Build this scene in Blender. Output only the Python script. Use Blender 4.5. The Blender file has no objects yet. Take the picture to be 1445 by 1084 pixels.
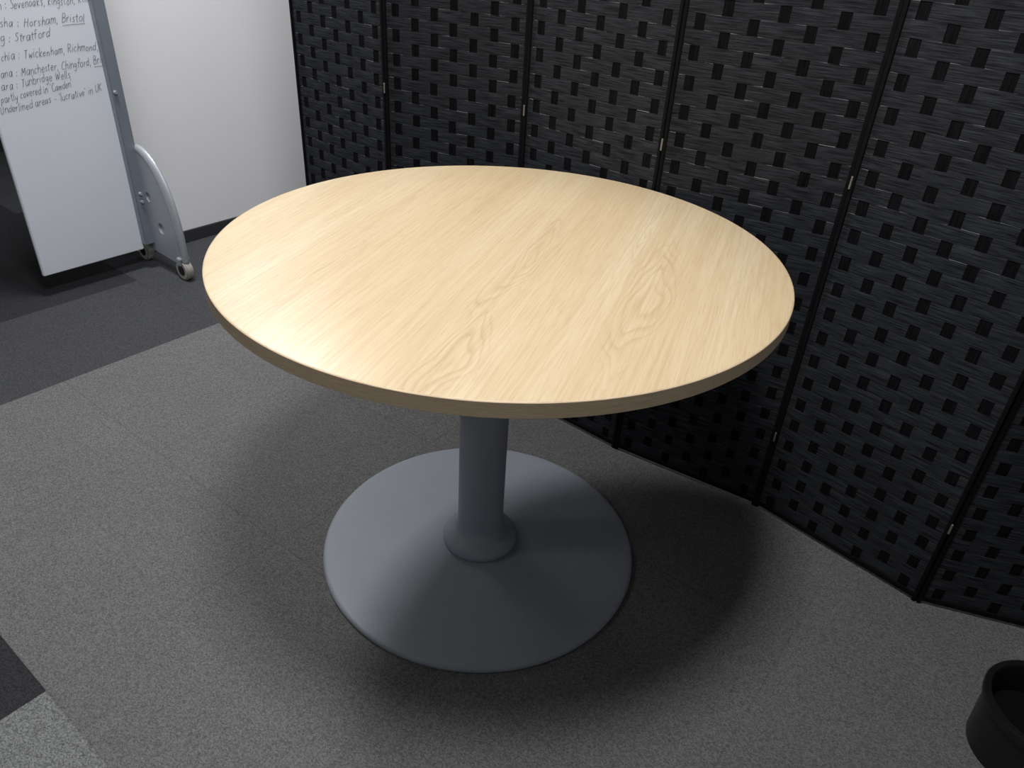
import bpy, bmesh, math, random
from mathutils import Vector, Matrix
random.seed(7)
S=bpy.context.scene
S.view_settings.view_transform='Standard'
COL=bpy.context.collection
A=Vector((.625,.7806,0));A.normalize();B=Vector((-A.y,A.x,0))
T0=Vector((-.784,-.417,0));ANG=math.atan2(A.y,A.x);TILE=.51

# ---------------------------------------------------------------- materials
class NT:
    def __init__(s,name):
        s.m=bpy.data.materials.new(name);s.m.use_nodes=True;s.t=s.m.node_tree
        s.b=s.t.nodes['Principled BSDF']
    def n(s,typ,**kw):
        nd=s.t.nodes.new(typ)
        ins=kw.pop('ins',{})
        for k,v in kw.items(): setattr(nd,k,v)
        for k,v in ins.items():
            if isinstance(v,bpy.types.NodeSocket): s.t.links.new(v,nd.inputs[k])
            else: nd.inputs[k].default_value=v
        return nd
    def l(s,a,b): s.t.links.new(a,b)
    def math(s,op,a,b=0.,c=None):
        d={0:a,1:b}
        if c is not None:d[2]=c
        return s.n('ShaderNodeMath',operation=op,ins=d).outputs[0]
    def mix(s,f,a,b,bt='MIX'):
        nd=s.n('ShaderNodeMix',data_type='RGBA',blend_type=bt)
        for i,v in ((0,f),(6,a),(7,b)):
            if isinstance(v,bpy.types.NodeSocket): s.l(v,nd.inputs[i])
            else: nd.inputs[i].default_value=v if i==0 else (*v,1) if len(v)==3 else v
        return nd.outputs[2]
    def ramp(s,f,pts):
        nd=s.n('ShaderNodeValToRGB');e=nd.color_ramp.elements
        while len(e)<len(pts): e.new(.5)
        for k,(p,c) in enumerate(pts):
            e[k].position=p;e[k].color=(c,c,c,1) if not hasattr(c,'__len__') else (*c,1)
        s.l(f,nd.inputs[0]);return nd.outputs[0]
    def noise(s,vec,scale,detail=3.,rough=.5,dist=0.):
        return s.n('ShaderNodeTexNoise',ins={'Vector':vec,'Scale':scale,'Detail':detail,'Roughness':rough,'Distortion':dist}).outputs[0]
    def mapping(s,vec,scale=(1,1,1),rot=(0,0,0),loc=(0,0,0)):
        return s.n('ShaderNodeMapping',ins={'Vector':vec,'Scale':scale,'Rotation':rot,'Location':loc}).outputs[0]
    def obj(s): return s.n('ShaderNodeTexCoord').outputs['Object']
    def bump(s,h,st,dist=.001):
        nd=s.n('ShaderNodeBump',ins={'Height':h,'Strength':st,'Distance':dist});s.l(nd.outputs[0],s.b.inputs['Normal'])
def lin(r,g,b):
    f=lambda c:((c/255+.055)/1.055)**2.4 if c>10 else c/255/12.92
    return (f(r),f(g),f(b))
def plain(name,col,rough=.5,metal=0.,var=.08,nscale=30,bump=0.,spec=.5):
    m=NT(name);v=m.obj();n=m.noise(v,nscale,4)
    lo=tuple(c*(1-var) for c in col);hi=tuple(min(1,c*(1+var)) for c in col)
    m.l(m.mix(n,lo,hi),m.b.inputs['Base Color'])
    m.b.inputs['Roughness'].default_value=rough;m.b.inputs['Metallic'].default_value=metal
    m.b.inputs['Specular IOR Level'].default_value=spec
    if bump: m.bump(m.noise(v,nscale*8,3),bump,.001)
    return m.m

def mat_wood(edge=False):
    m=NT('pale_maple_edge' if edge else 'pale_maple_laminate')
    v=m.obj()
    if edge:
        f=m.noise(m.mapping(v,(6,6,260)),3,4,.6)
        f2=m.noise(m.mapping(v,(30,30,2000)),2,2)
        c=m.mix(f,(.60,.44,.28),(.92,.73,.51))
        c=m.mix(m.math('MULTIPLY',m.ramp(f2,[(.4,0),(.6,1)]),.45),c,(.36,.25,.15))
        m.l(c,m.b.inputs['Base Color']);m.b.inputs['Roughness'].default_value=.5
        return m.m
    v=m.mapping(v,rot=(0,0,math.radians(20)))     # y' = along the grain
    sx=m.n('ShaderNodeSeparateXYZ',ins={0:v});X,Y=sx.outputs[0],sx.outputs[1]
    bd=m.noise(m.mapping(v,(8,.7,1)),1.0,1)
    stave=m.n('ShaderNodeTexWhiteNoise',noise_dimensions='1D',ins={'W':m.math('FLOOR',m.math('MULTIPLY',X,8.3))}).outputs[0]
    # cathedral figures: nested, stretched, wandering outlines
    wob=m.math('MULTIPLY',m.math('SUBTRACT',m.noise(m.mapping(v,(17,3.0,1)),1.0,1.6,.45),.5),1.7)
    Xw=m.math('ADD',X,m.math('MULTIPLY',m.math('SUBTRACT',m.noise(m.mapping(v,(1.5,5,1)),1.0,1.5),.5),.07))
    d=None
    for px,py,hw,hl in ((.286,-.10,.052,.34),(.058,-.05,.038,.30),(.075,-.42,.045,.22),(.235,.24,.026,.24),(-.24,-.27,.030,.24),(-.10,.20,.026,.26),(-.35,.12,.022,.20)):
        a=m.math('POWER',m.math('ABSOLUTE',m.math('DIVIDE',m.math('SUBTRACT',Xw,px),hw)),1.3)
        b=m.math('POWER',m.math('ABSOLUTE',m.math('DIVIDE',m.math('SUBTRACT',Y,py),hl)),1.6)
        e=m.math('ADD',a,b);d=e if d is None else m.math('MINIMUM',d,e)
    dd=m.math('ADD',d,wob)
    k=m.math('FRACT',m.math('MULTIPLY',dd,4.4))
    ln=m.ramp(k,[(0,.9),(.12,.5),(.45,0),(.80,0),(1,.9)])
    amp=m.ramp(m.noise(m.mapping(v,(9,6,1)),1.0,2),[(.35,.25),(.6,1)])
    cath=m.math('MULTIPLY',m.math('MULTIPLY',ln,amp),m.ramp(d,[(.5,1),(1.0,0)]))
    # faint overall contours running with the grain
    cn=m.noise(m.mapping(v,(11,.55,1),loc=(.35,.2,0)),1.0,2.0,.40)
    ln2=m.ramp(m.math('FRACT',m.math('MULTIPLY',cn,22.)),[(0,1),(.14,.45),(.4,0),(.82,0),(1,1)])
    fb=m.noise(m.mapping(v,(190,3.4,1)),1.0,3,.6)
    fb2=m.noise(m.mapping(v,(560,16,1)),1.0,2,.6)
    st=m.ramp(m.noise(m.mapping(v,(34,.9,1)),1.0,2,.6),[(.45,0),(.75,1)])
    c=m.mix(m.ramp(bd,[(.3,0),(.7,1)]),(.64,.495,.305),(.70,.58,.395))
    c=m.mix(m.math('MULTIPLY',stave,.20),c,(.60,.44,.25))
    c=m.mix(m.math('MULTIPLY',st,.36),c,(.57,.41,.23))
    c=m.mix(m.math('MULTIPLY',ln2,.16),c,(.47,.31,.16))
    c=m.mix(m.math('MULTIPLY',m.ramp(fb,[(.45,0),(.7,1)]),.34),c,(.50,.35,.19))
    c=m.mix(m.math('MULTIPLY',m.ramp(fb2,[(.5,0),(.70,1)]),.40),c,(.48,.33,.18))
    c=m.mix(m.math('MULTIPLY',cath,.46),c,(.42,.26,.125))
    kn=m.n('ShaderNodeTexVoronoi',feature='F1',ins={'Vector':m.mapping(v,(3.1,2.1,1),loc=(.3,.8,0)),'Scale':1.4,'Randomness':1.}).outputs['Distance']
    c=m.mix(m.math('MULTIPLY',m.ramp(kn,[(0,1),(.014,.4),(.024,0)]),.5),c,(.42,.24,.1))
    m.l(c,m.b.inputs['Base Color'])
    m.l(m.ramp(fb2,[(.3,.34),(.8,.46)]),m.b.inputs['Roughness'])
    m.bump(fb2,.12,.0004)
    m.b.inputs['Specular IOR Level'].default_value=.45
    return m.m

def mat_carpet():
    m=NT('carpet_tiles');v=m.obj()
    s=m.n('ShaderNodeSeparateXYZ',ins={0:v})
    U=m.math('DIVIDE',s.outputs[0],TILE);V=m.math('DIVIDE',s.outputs[1],TILE)
    fu=m.math('FLOOR',U);fv=m.math('FLOOR',V)
    cell=m.n('ShaderNodeCombineXYZ',ins={0:fu,1:fv})
    wn=m.n('ShaderNodeTexWhiteNoise',noise_dimensions='2D',ins={'Vector':cell.outputs[0]})
    rnd=wn.outputs[0]
    dark1=m.math('GREATER_THAN',V,2.0)
    a=m.math('LESS_THAN',U,0.);b=m.math('MULTIPLY',m.math('GREATER_THAN',V,0.),m.math('LESS_THAN',V,1.))
    dark2=m.math('MULTIPLY',a,b)
    dark=m.math('MAXIMUM',dark1,dark2)
    lightt=m.math('MULTIPLY',a,m.math('LESS_THAN',V,0.))
    n3=m.noise(v,5,4,.6)
    def vor(sc,stretch=(1,1,1)):
        vo=m.n('ShaderNodeTexVoronoi',feature='F1',ins={'Vector':m.mapping(v,stretch),'Scale':sc})
        return m.n('ShaderNodeSeparateColor',ins={0:vo.outputs['Color']}).outputs[0],vo.outputs['Distance']
    v1,d1=vor(520,(1,.6,1));v2,_=vor(900)
    n2=m.noise(v,170,3,.7)
    sp=m.math('ADD',m.math('ADD',m.math('MULTIPLY',v1,.44),m.math('MULTIPLY',v2,.32)),m.math('MULTIPLY',n2,.3))
    sp=m.ramp(sp,[(.18,0),(.87,1)])
    cl=m.mix(sp,(.068,.067,.067),(.215,.214,.212))
    cl=m.mix(m.math('MULTIPLY',rnd,.08),cl,(.12,.12,.12))
    cll=m.mix(sp,(.062,.065,.066),(.29,.298,.298))
    cd=m.mix(sp,(.013,.0135,.015),(.044,.045,.050))
    cd2=m.mix(sp,(.028,.029,.032),(.082,.084,.092))
    cd=m.mix(m.math('MULTIPLY',m.math('GREATER_THAN',rnd,.5),dark1),cd,cd2)
    c=m.mix(lightt,cl,cll);c=m.mix(dark,c,cd)
    c=m.mix(m.math('MULTIPLY',n3,.22),c,(.04,.04,.04))
    def edge(x):
        fr=m.math('FRACT',x);return m.math('MINIMUM',fr,m.math('SUBTRACT',1.,fr))
    e=m.math('MINIMUM',edge(U),edge(V))
    seam=m.ramp(e,[(0,1),(.003,.5),(.006,0)])
    c=m.mix(m.math('MULTIPLY',seam,.20),c,(.02,.02,.02))
    m.l(c,m.b.inputs['Base Color']);m.b.inputs['Roughness'].default_value=.95
    m.b.inputs['Specular IOR Level'].default_value=.1
    m.bump(m.math('SUBTRACT',sp,d1),.25,.0008)
    return m.m

def mat_weave(name,lo,hi,sc):
    m=NT(name);v=m.obj()
    g=m.noise(m.mapping(v,sc),1.0,5,.7)
    g2=m.noise(v,9,2)
    c=m.mix(m.ramp(g,[(.38,0),(.66,1)]),lo,hi)
    c=m.mix(m.math('MULTIPLY',g2,.3),c,lo)
    m.l(c,m.b.inputs['Base Color']);m.b.inputs['Roughness'].default_value=.85
    m.b.inputs['Specular IOR Level'].default_value=.04
    m.bump(g,.35,.0008)
    return m.m

M_wood=mat_wood();M_edge=mat_wood(True);M_carpet=mat_carpet()
M_steel=plain('grey_powder_coat',lin(142,147,156),.5,0,.05,25,.05,.4)
M_wall=plain('white_painted_wall',lin(243,243,246),.8,0,.015,6,.05)
M_darkwall=plain('dark_wall',(.012,.012,.014),.8,0,.1,6)
M_ceil=plain('ceiling_tile_white',(.7,.7,.7),.9,0,.03,6)
M_skirt=plain('dark_skirting',(.03,.031,.034),.6)
M_board=plain('whiteboard_enamel',lin(232,236,245),.22,0,.01,4)
M_post=plain('blue_grey_metal',lin(138,146,158),.4,.3,.06,30)
M_silver=plain('silver_paint',lin(172,176,182),.4,.3,.05,30)
M_gunmetal=plain('grey_plate',lin(166,170,178),.45,.2,.06,30)
M_rubber=plain('caster_tread',lin(160,157,148),.6,0,.06,60)
M_black=plain('black_plastic',(.008,.008,.009),.32,0,.1,40,.05)
M_frame=plain('black_wood',(.006,.006,.007),.7,0,.2,60,.1,.08)
M_brass=plain('dull_brass',(.36,.34,.30),.45,.8,.1,60)
M_ink=plain('black_marker_ink',(.02,.02,.03),.5)
M_soil=plain('dark_soil',(.004,.004,.004),.95,0,.5,90,.8,.1)
M_band=mat_weave('black_paper_weft',(.010,.0105,.0125),(.054,.058,.066),(14,60,420))
M_warp=mat_weave('black_paper_warp',(.003,.003,.0035),(.012,.012,.014),(420,60,14))

# ---------------------------------------------------------------- helpers
def new(name,bm,mats,parent=None,loc=(0,0,0),rot=0.,smooth=True,auto=35):
    me=bpy.data.meshes.new(name);bm.normal_update();bm.to_mesh(me);bm.free()
    for x in (mats if isinstance(mats,(list,tuple)) else [mats]): me.materials.append(x)
    if smooth:
        me.polygons.foreach_set('use_smooth',[True]*len(me.polygons))
        if auto: 
            try: me.set_sharp_from_angle(angle=math.radians(auto))
            except Exception: pass
    o=bpy.data.objects.new(name,me);COL.objects.link(o)
    o.location=loc;o.rotation_euler=(0,0,rot)
    if parent: o.parent=parent
    return o
def empty(name,loc,rot,label,cat):
    o=bpy.data.objects.new(name,None);COL.objects.link(o);o.location=loc;o.rotation_euler=(0,0,rot)
    o.empty_display_size=.1;o['label']=label;o['category']=cat;return o
def box(bm,lo,hi,bev=0.,mi=0):
    r=bmesh.ops.create_cube(bm,size=1.)
    vs=r['verts'];c=[(a+b)/2 for a,b in zip(lo,hi)];s=[b-a for a,b in zip(lo,hi)]
    bmesh.ops.scale(bm,vec=s,verts=vs);bmesh.ops.translate(bm,vec=c,verts=vs)
    fs={f for v in vs for f in v.link_faces}
    for f in fs:f.material_index=mi
    if bev: bmesh.ops.bevel(bm,geom=list({e for v in vs for e in v.link_edges}),offset=bev,segments=2,affect='EDGES')
def lathe(bm,prof,seg=96,center=(0,0),mi=0):
    rings=[]
    for r,z in prof:
        if r<1e-6: rings.append([bm.verts.new((center[0],center[1],z))])
        else: rings.append([bm.verts.new((center[0]+r*math.cos(2*math.pi*k/seg),center[1]+r*math.sin(2*math.pi*k/seg),z)) for k in range(seg)])
    for a,b in zip(rings,rings[1:]):
        for k in range(seg):
            k2=(k+1)%seg
            if len(a)==1 and len(b)==1: continue
            if len(a)==1: f=bm.faces.new((a[0],b[k],b[k2]))
            elif len(b)==1: f=bm.faces.new((a[k],b[0],a[k2]))
            else: f=bm.faces.new((a[k],b[k],b[k2],a[k2]))
            f.material_index=mi
    bmesh.ops.recalc_face_normals(bm,faces=bm.faces)
def cyl(bm,c,axis,r,h,seg=32,bev=0.):
    ax=Vector(axis).normalized();q=Vector((0,0,1)).rotation_difference(ax).to_matrix().to_4x4()
    M=Matrix.Translation(c)@q
    r_=bmesh.ops.create_cone(bm,cap_ends=True,segments=seg,radius1=r,radius2=r,depth=h,matrix=M)
    if bev:
        es=[e for e in {e for v in r_['verts'] for e in v.link_edges} if len(e.link_faces)==2 and any(len(f.verts)>4 for f in e.link_faces)]
        bmesh.ops.bevel(bm,geom=es,offset=bev,segments=3,affect='EDGES')
def tube(bm,pts,r,seg=12,rz=None):
    pts=[Vector(p) for p in pts];rings=[]
    for i,p in enumerate(pts):
        t=(pts[min(i+1,len(pts)-1)]-pts[max(i-1,0)]).normalized()
        n=Vector((1,0,0));n=(n-t*n.dot(t)).normalized();b=t.cross(n)
        rr=r[i] if hasattr(r,'__len__') else r
        rings.append([bm.verts.new(p+n*(rz or rr)*math.cos(2*math.pi*k/seg)+b*rr*math.sin(2*math.pi*k/seg)) for k in range(seg)])
    for a,c in zip(rings,rings[1:]):
        for k in range(seg): bm.faces.new((a[k],a[(k+1)%seg],c[(k+1)%seg],c[k]))
    bm.faces.new(rings[0][::-1]);bm.faces.new(rings[-1])
    bmesh.ops.recalc_face_normals(bm,faces=bm.faces)
def uv2w(u,v,z=0.): return T0+A*u+B*v+Vector((0,0,z))

# ---------------------------------------------------------------- structure
def struct(name,bm,mat,**k):
    o=new(name,bm,mat,smooth=False,**k);o['kind']='structure';return o
bm=bmesh.new();box(bm,(-3.5,-4.5,-.05),(6,4.2,0));struct('floor',bm,M_carpet,loc=T0,rot=ANG)
bm=bmesh.new();box(bm,(-3.5,-4.5,0),(6,4.2,.05));struct('ceiling',bm,M_ceil,loc=T0+Vector((0,0,2.7)),rot=ANG)
bm=bmesh.new();box(bm,(1.17,1.75,0),(6,1.85,2.7));struct('wall_back',bm,M_wall,loc=T0,rot=ANG)
bm=bmesh.new();box(bm,(1.17,1.738,0),(6,1.75,.05),.002);struct('baseboard_back',bm,M_skirt,loc=T0,rot=ANG)
bm=bmesh.new();box(bm,(-3.5,4.1,0),(6,4.2,2.7));struct('wall_far',bm,M_darkwall,loc=T0,rot=ANG)
bm=bmesh.new();box(bm,(3.6,-4.5,0),(3.7,1.75,2.7));struct('wall_right',bm,M_wall,loc=T0,rot=ANG)

# ---------------------------------------------------------------- table
tab=empty('round_table',(0,0,0),0,'round pale maple-effect pedestal table with grey metal base','table')
R=.5117;TX=.0208
bm=bmesh.new()
lathe(bm,[(0,.7395),(.3,.7395),(R-.0035,.7395),(R-.002,.739),(R-.002,.7145),(R-.004,.714),(0,.714)],192)
top=new('tabletop',bm,M_wood,tab,loc=(TX,0,0))
top['label']='pale maple wood-grain laminate round top'
bm=bmesh.new()
lathe(bm,[(R-.002,.7392),(R-.0008,.7388),(R,.7378),(R,.7150),(R-.001,.7138),(R-.002,.7135)],192)
eb=new('edge_band',bm,M_edge,top);eb['label']='tan wood-grain edge strip'
bm=bmesh.new()
lathe(bm,[(0,0.),(.353,0.),(.3558,.0015),(.3564,.004),(.3558,.008),(.3535,.011),(.350,.0125),(.343,.0132),(.30,.0145),(.2,.0172),(.12,.0195),(.096,.0205),(.0,.0205)],160)
new('pedestal_base',bm,M_steel,tab)
bm=bmesh.new()
lathe(bm,[(.0,.018),(.080,.0195),(.0845,.023),(.0855,.030),(.084,.038),(.0795,.0445),(.073,.0495),(.065,.053),(.059,.0555),(.0553,.059),(.053,.065),(.0515,.073),(.0,.073)],96)
new('base_collar',bm,M_steel,tab,auto=70)
bm=bmesh.new();lathe(bm,[(0,.07),(.0512,.07),(.0512,.70),(0,.70)],96);new('column',bm,M_steel,tab)
bm=bmesh.new();lathe(bm,[(0,.695),(.05,.695),(.11,.703),(.16,.707),(.16,.714),(0,.714)],96);new('mounting_plate',bm,M_steel,tab)

# ---------------------------------------------------------------- folding screen
F=[(-.605,1.115),(-.30,.84),(.07,.66),(.370,.392),(.705,.171),(.981,-.136),(1.365,-.262)]
F=[Vector((x,y,0)) for x,y in F]
W=.4015;ST=.008;HT=1.72
def frame_mesh():
    bm=bmesh.new()
    for s in (-1,1):
        x=s*(W/2-ST/2);box(bm,(x-ST/2,-.006,0),(x+ST/2,.006,HT),.001)
    for z0,z1 in ((.008,.020),(HT-.03,HT-.012)): box(bm,(-W/2+ST,-.005,z0),(W/2-ST,.005,z1),.001)
    return bm
def weave_mesh():
    bm=bmesh.new()
    x0,x1=-W/2+ST,W/2-ST;nc=7;pc=(x1-x0)/nc;hw=.0102
    zb,zt=.020,HT-.03;nr=57;pr=(zt-zb)/nr
    for i in range(nr):
        xs=[(x0,-.0010)]
        for j in range(nc):
            xc=x0+pc*(j+.5);behind=(i+j)%2==0
            y=.0020 if behind else -.0013
            jt=random.uniform(-.0014,.0014)
            for dx,yy in ((-hw-.0006,-.0012),(-hw,y),(0,y),(hw,y),(hw+.0006,-.0012)):
                xs.append((xc+dx+jt,yy))
        xs.append((x1,-.0010))
        zc=zb+pr*(i+.5);h=pr*.5
        rows=[]
        for dz,dy in ((-h,.0003),(-h*.85,0),(0,0),(h*.85,0),(h,.0003)):
            rows.append([bm.verts.new((x,y+dy,zc+dz+random.uniform(-.0003,.0003))) for x,y in xs])
        for a,b in zip(rows,rows[1:]):
            for k in range(len(xs)-1): bm.faces.new((a[k],a[k+1],b[k+1],b[k]))
    for j in range(nc):
        xc=x0+pc*(j+.5);pv=None
        for i in range(nr*2+1):
            z=zb+pr*i/2;row=(i-1)//2
            y=0.0 if i%2==0 else (-.0005 if (row+j)%2==0 else .0006)
            vs=[bm.verts.new((xc+d,y,z)) for d in (-.0118,0,.0118)]
            if pv:
                for k in (0,1):
                    f=bm.faces.new((pv[k],pv[k+1],vs[k+1],vs[k]));f.material_index=1
            pv=vs
    return bm
scr=empty('folding_screen',F[3],0,'black woven paper six-panel folding screen standing beside the table','room divider')
fm=wm=hm=None
for i in range(6):
    a,b=F[i],F[i+1];mid=(a+b)/2-F[3];ang=math.atan2((b-a).y,(b-a).x)
    if fm is None:
        p=new('screen_panel',frame_mesh(),M_frame,scr);fm=p.data
        w=new('woven_infill',weave_mesh(),[M_band,M_warp],p,auto=25);wm=w.data
        bm=bmesh.new();cyl(bm,(0,0,0),(0,0,1),.0022,.026,16,.0008)
        h=new('hinge',bm,M_brass,p);hm=h.data;h.location=(W/2+.001,-.0065,.22)
    else:
        p=bpy.data.objects.new('screen_panel',fm);COL.objects.link(p);p.parent=scr
        w=bpy.data.objects.new('woven_infill',wm);COL.objects.link(w);w.parent=p
    p.location=mid;p.rotation_euler=(0,0,ang);p.scale=(((b-a).length-.0015)/W,1,1)
    if i<5:
        for z in ((.84,1.46) if i==0 else (.22,.84,1.46)):
            h=bpy.data.objects.new('hinge',hm);COL.objects.link(h);h.parent=p;h.location=(W/2+.001,-.0065,z)

# ---------------------------------------------------------------- mobile whiteboard (u,v frame)
wu,wv=1.13,1.60
wb=empty('mobile_whiteboard',uv2w(wu,wv),ANG,'white dry-erase board with handwriting on grey castor stand','whiteboard')
def L(u,v,z): return (u-wu,v-wv,z)
bm=bmesh.new();box(bm,L(.74,1.612,.078),L(1.112,1.628,1.75),.003)
bd=new('board',bm,M_board,wb);bd['label']='glossy white writing surface'
bm=bmesh.new()
box(bm,L(1.108,1.585,.10),L(1.150,1.635,1.80),.004)
new('upright',bm,M_post,wb)
for u_,z_ in ((1.118,.66),(1.129,.30),(1.129,.27)):
    bm=bmesh.new();cyl(bm,L(u_,1.582,z_),(0,1,0),.006,.010,16,.001);new('bolt',bm,M_silver,wb)
uc=1.150
arc=[]
for k in range(25):
    t=k/24*math.pi/2
    arc.append((1.600-.200*math.sin(t), .075+.385*math.cos(t)**.9))
bm=bmesh.new();tube(bm,[L(uc+.006,v,z) for v,z in arc],[.015+.011*math.sin(k/24*math.pi) for k in range(25)],16,.013)
new('foot_rail',bm,M_silver,wb)
poly=[(1.70,.075),(1.70,.14),(1.66,.19),(1.63,.44)]+[(v,z) for v,z in arc[1:]]+[(1.41,.06)]
bm=bmesh.new()
f0=[bm.verts.new(L(uc-.006,v,z)) for v,z in poly];f1=[bm.verts.new(L(uc+.014,v,z)) for v,z in poly]
bm.faces.new(f0);bm.faces.new(f1[::-1])
for k in range(len(poly)):
    k2=(k+1)%len(poly);bm.faces.new((f0[k],f1[k],f1[k2],f0[k2]))
bmesh.ops.recalc_face_normals(bm,faces=bm.faces)
foot=new('foot_plate',bm,M_gunmetal,wb,smooth=False)
bm=bmesh.new()
for v,z,r in ((1.56,.29,.018),(1.51,.18,.021),(1.62,.20,.013)): cyl(bm,L(uc+.006,v,z),(1,0,0),r,.06,24)
cut=new('cutter',bm,M_black)
cut.location=wb.location;cut.rotation_euler=wb.rotation_euler
bpy.context.view_layer.update()
md=foot.modifiers.new('b','BOOLEAN');md.object=cut;md.operation='DIFFERENCE';md.solver='EXACT'
bpy.context.view_layer.update()
dg=bpy.context.evaluated_depsgraph_get();me=bpy.data.meshes.new_from_object(foot.evaluated_get(dg))
foot.modifiers.clear();foot.data=me;bpy.data.objects.remove(cut,do_unlink=True)
for v in (1.69,1.415):
    bm=bmesh.new();cyl(bm,L(uc+.006,v,.040),(1,0,0),.040,.030,32,.005)
    c=new('caster_wheel',bm,M_rubber,wb)
    bm=bmesh.new();cyl(bm,L(uc+.006,v,.040),(1,0,0),.021,.034,24,.002);new('wheel_hub',bm,M_black,c)
    bm=bmesh.new();box(bm,L(uc-.015,v-.014,.060),L(uc-.011,v+.014,.088),.002);box(bm,L(uc+.023,v-.014,.060),L(uc+.027,v+.014,.088),.002);box(bm,L(uc-.013,v-.014,.081),L(uc+.025,v+.014,.090),.002)
    new('caster_fork',bm,M_gunmetal,wb)
# handwriting: single-stroke glyphs drawn with a marker
G={
'a':(4.2,[[(3.3,3.4),(2,4),(.6,3),(.4,1),(1.4,0),(2.6,.8),(3.3,3.2)],[(3.4,4),(3.3,1),(4,0)]]),
'b':(3.9,[[(.5,7),(.4,0)],[(.4,2.6),(2,4),(3.2,2.5),(2.4,.2),(.4,.3)]]),
'c':(3.6,[[(3,3.4),(1.8,4),(.4,2.4),(1,.3),(3,.4)]]),
'd':(4.1,[[(3.2,3.2),(1.6,4),(.3,2),(1.2,0),(3,1)],[(3.4,7),(3.3,0)]]),
'e':(3.7,[[(.4,2),(3,2.3),(2.4,3.9),(1,3.6),(.3,1.6),(1.4,0),(3.2,.7)]]),
'f':(3.1,[[(3,6.4),(1.9,7),(1.2,5.5),(1.1,0)],[(0,3.8),(2.6,4)]]),
'g':(4,[[(3.2,3.5),(1.6,4),(.4,2.5),(1.4,.8),(3.1,2)],[(3.3,4),(3.2,-1.5),(1.8,-2.8),(.4,-2)]]),
'h':(3.8,[[(.5,7),(.4,0)],[(.4,2.4),(2,4),(3,3),(3.1,0)]]),
'i':(1.7,[[(.6,4),(.6,0)],[(.6,5.4),(.95,6.0)]]),
'k':(3.6,[[(.4,7),(.4,0)],[(2.8,4),(.5,1.8),(3,0)]]),
'l':(1.6,[[(.6,7),(.5,.6),(1.1,0)]]),
'm':(5,[[(.3,4),(.4,0)],[(.4,2.6),(1.5,4),(2.2,3),(2.2,0)],[(2.2,2.6),(3.5,4),(4.2,3),(4.3,0)]]),
'n':(3.8,[[(.3,4),(.4,0)],[(.4,2.4),(2,4),(3,3),(3.1,0)]]),
'o':(3.9,[[(1.9,4),(.5,2.8),(.6,.8),(2,0),(3.2,1.4),(3,3.2),(1.8,4)]]),
'p':(3.8,[[(.5,4),(.3,-3)],[(.4,3),(2,4),(3.2,2.5),(2.2,.3),(.4,.6)]]),
'r':(3,[[(.4,4),(.5,0)],[(.5,2.4),(1.6,3.9),(2.8,3.7)]]),
's':(3.2,[[(2.7,3.5),(1.5,4),(.6,3.1),(2.3,1.5),(1.8,.2),(.3,.4)]]),
't':(2.9,[[(1.3,6.2),(1.2,1),(2.4,.1)],[(.1,4.2),(2.6,4.4)]]),
'u':(3.9,[[(.4,4),(.4,1),(1.6,0),(3,1.4)],[(3.1,4),(3.2,0)]]),
'v':(3.6,[[(.2,4),(1.6,0)],[(1.6,0),(3.1,4)]]),
'w':(4.8,[[(.2,4),(1.2,0)],[(1.2,0),(2.3,3)],[(2.3,3),(3.3,0)],[(3.3,0),(4.4,4)]]),
'y':(3.7,[[(.3,4),(.8,1.6),(2.8,1.8)],[(3.1,4),(2.4,-1.6),(.5,-2.8)]]),
'B':(4.4,[[(.6,7),(.5,0)],[(.6,7),(3,6.4),(2.6,4),(.6,3.6)],[(.6,3.6),(3.4,3),(3,.4),(.5,0)]]),
'C':(4.4,[[(3.8,6.2),(2,7),(.5,4.4),(.8,1),(2.4,0),(4,.9)]]),
'H':(4.6,[[(.6,7),(.5,0)],[(3.8,7),(3.8,0)],[(.5,3.5),(3.8,3.8)]]),
'K':(4.3,[[(.6,7),(.5,0)],[(3.6,6.6),(.6,3.2)],[(.6,3.2),(3.8,0)]]),
'M':(5.6,[[(.5,0),(1,7)],[(1,7),(2.7,2.6)],[(2.7,2.6),(4.5,7)],[(4.5,7),(5,0)]]),
'R':(4.4,[[(.6,7),(.5,0)],[(.5,6.8),(3.2,6.2),(2.8,3.9),(.6,3.4)],[(1.6,3.4),(3.8,0)]]),
'S':(4,[[(3.4,6.3),(1.8,7),(.7,5.3),(3,3),(2.6,.4),(.4,.5)]]),
'T':(4.2,[[(0,6.8),(4,7)],[(2.1,6.9),(1.9,0)]]),
'U':(4.4,[[(.5,7),(.6,1.4),(2,0),(3.5,1.4),(3.8,7)]]),
'W':(6,[[(.2,7),(1.5,0)],[(1.5,0),(3,5)],[(3,5),(4.3,0)],[(4.3,0),(5.7,7)]]),
':':(2.4,[[(.8,3.2),(1.1,4.2)],[(.7,.2),(1.0,1.2)]]),
',':(1.6,[[(.8,.4),(.4,-1.4)]]),
'-':(2.8,[[(.3,2.2),(2.3,2.4)]]),
"'":(1.4,[[(.7,7),(.6,5.4)]]),
' ':(2.6,[])}
def catmull(P,n=4):
    if len(P)<3: return P
    Q=[P[0]]+P+[P[-1]];o=[]
    for i in range(1,len(Q)-2):
        a,b,c,d=(Vector(q) for q in Q[i-1:i+3])
        for k in range(n):
            t=k/n;o.append(tuple(.5*((2*b)+(c-a)*t+(2*a-5*b+4*c-d)*t*t+(3*b-a-3*c+d)*t**3)))
    o.append(P[-1]);return o
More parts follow.
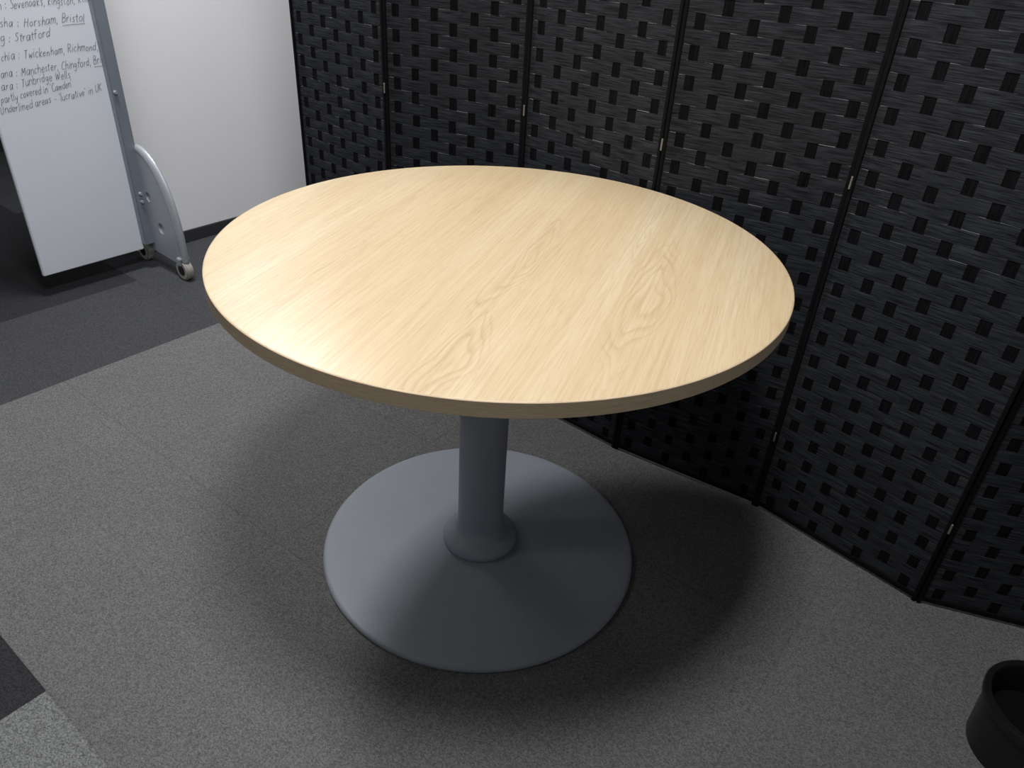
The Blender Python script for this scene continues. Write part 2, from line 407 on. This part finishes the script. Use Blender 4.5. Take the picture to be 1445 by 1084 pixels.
def write(txt,u0,z0,u1,z1,h=.0037,under=()):
    strokes=[];x=0
    pos=[];ph=random.uniform(0,6)
    for ch in txt:
        w,ss=G[ch];jy=random.uniform(-.35,.35)+.45*math.sin(x*.11+ph);sc=random.uniform(.86,1.08);sl=random.uniform(.28,.42);pos.append(x)
        for s in ss:
            P=[(x+px*sc+sl*py,py*sc+jy) for px,py in s]
            P=[(a+random.uniform(-.1,.1),b+random.uniform(-.1,.1)) for a,b in P]
            strokes.append(catmull(P))
        x+=w*random.uniform(.92,1.08)+.4
    pos.append(x)
    for s,e in under: strokes.append([(pos[s],-2.2),((pos[s]+pos[e])/2,-1.9),(pos[e]-.4,-2.1)])
    k=math.hypot(u1-u0,z1-z0)/x;an=math.atan2(z1-z0,u1-u0)
    bm=bmesh.new();hw=.00058
    for s in strokes:
        pts=[]
        for a,b in s:
            X=a*k;Y=b*h*1.0
            pts.append(Vector((X*math.cos(an)-Y*math.sin(an),X*math.sin(an)+Y*math.cos(an))))
        pv=None
        for i,pnt in enumerate(pts):
            t=(pts[min(i+1,len(pts)-1)]-pts[max(i-1,0)])
            if t.length<1e-9: continue
            t.normalize();n=Vector((-t.y,t.x))*hw
            c_=[bm.verts.new(L(u0+q.x,1.6112,z0+q.y)) for q in (pnt+n,pnt-n)]
            if pv: bm.faces.new((pv[0],pv[1],c_[1],c_[0]))
            pv=c_
    o=new('handwriting',bm,M_ink,bd,smooth=False);return o
t2='sha : Horsham, Bristol'
write('n : Sevenoaks, kingston, Kth',.835,.927,1.108,.936)
write(t2,.826,.876,1.083,.882,under=((15,22),))
write('g : Stratford',.815,.835,.966,.842)
write('chia : Twickenham, Richmond,',.802,.784,1.108,.795)
write('ana : Manchester, Chingford, Bri',.788,.735,1.108,.750,under=((29,32),))
write('ara : Tunbridge Wells',.780,.700,.996,.718)
write("partly covered in 'Camden'",.768,.664,.995,.688,.0033)
write("Underlined areas - 'lucrative' in UK",.758,.630,1.090,.663,.0034)

# ---------------------------------------------------------------- black pot
pot=empty('plant_pot',(1.006,-.492,0),0,'small empty round black plastic plant pot on the carpet','pot')
h=.130
bm=bmesh.new();lathe(bm,[(0,0),(.086,0),(.090,.004),(.096,h-.02),(.101,h-.018),(.103,h-.004),(.101,h),(.092,h),(.089,h-.006),(.087,h-.05),(.080,.02),(.0,.02)],72)
new('pot_body',bm,M_black,pot)
bm=bmesh.new();lathe(bm,[(0,.075),(.03,.074),(.06,.07),(.083,.066),(.083,.05),(0,.05)],48)
new('potting_soil',bm,M_soil,pot)

# ---------------------------------------------------------------- lights
def area(loc,e,size=.6,col=(1,1,1)):
    l=bpy.data.lights.new('ceiling_or_fill_lamp','AREA');l.energy=e;l.shape='SQUARE';l.size=size;l.color=col
    o=bpy.data.objects.new('ceiling_or_fill_lamp',l);COL.objects.link(o);o.location=loc;o.rotation_euler=(0,0,ANG);return o
area((-.05,-.55,2.6),37,.40)
area((-1.2,1.15,2.6),47,.38)
area((-2.9,-.3,2.6),11,.6)  # added fill, no known fixture: brightens the back wall, whiteboard and left floor
area((0,2.5,2.6),5)
w=bpy.data.worlds.new('w');S.world=w;w.use_nodes=True
w.node_tree.nodes['Background'].inputs[0].default_value=(.92,.96,1,1);w.node_tree.nodes['Background'].inputs[1].default_value=.17

# ---------------------------------------------------------------- camera
D,H,yaw,p,r,f=1.2787,1.2490,.0415,.5613,.0627,1049.1
Fv=Vector((math.sin(yaw)*math.cos(p),math.cos(yaw)*math.cos(p),-math.sin(p)))
R0=Fv.cross(Vector((0,0,1))).normalized();U0=R0.cross(Fv)
Rv=R0*math.cos(r)+U0*math.sin(r);Uv=-R0*math.sin(r)+U0*math.cos(r)
cam=bpy.data.cameras.new('camera');co=bpy.data.objects.new('camera',cam);COL.objects.link(co)
M=Matrix((Rv,Uv,-Fv)).transposed().to_4x4();M.translation=Vector((0,-D,H));co.matrix_world=M
cam.sensor_width=36;cam.sensor_fit='HORIZONTAL';cam.lens=f*36/1445;cam.clip_start=.02
S.camera=co
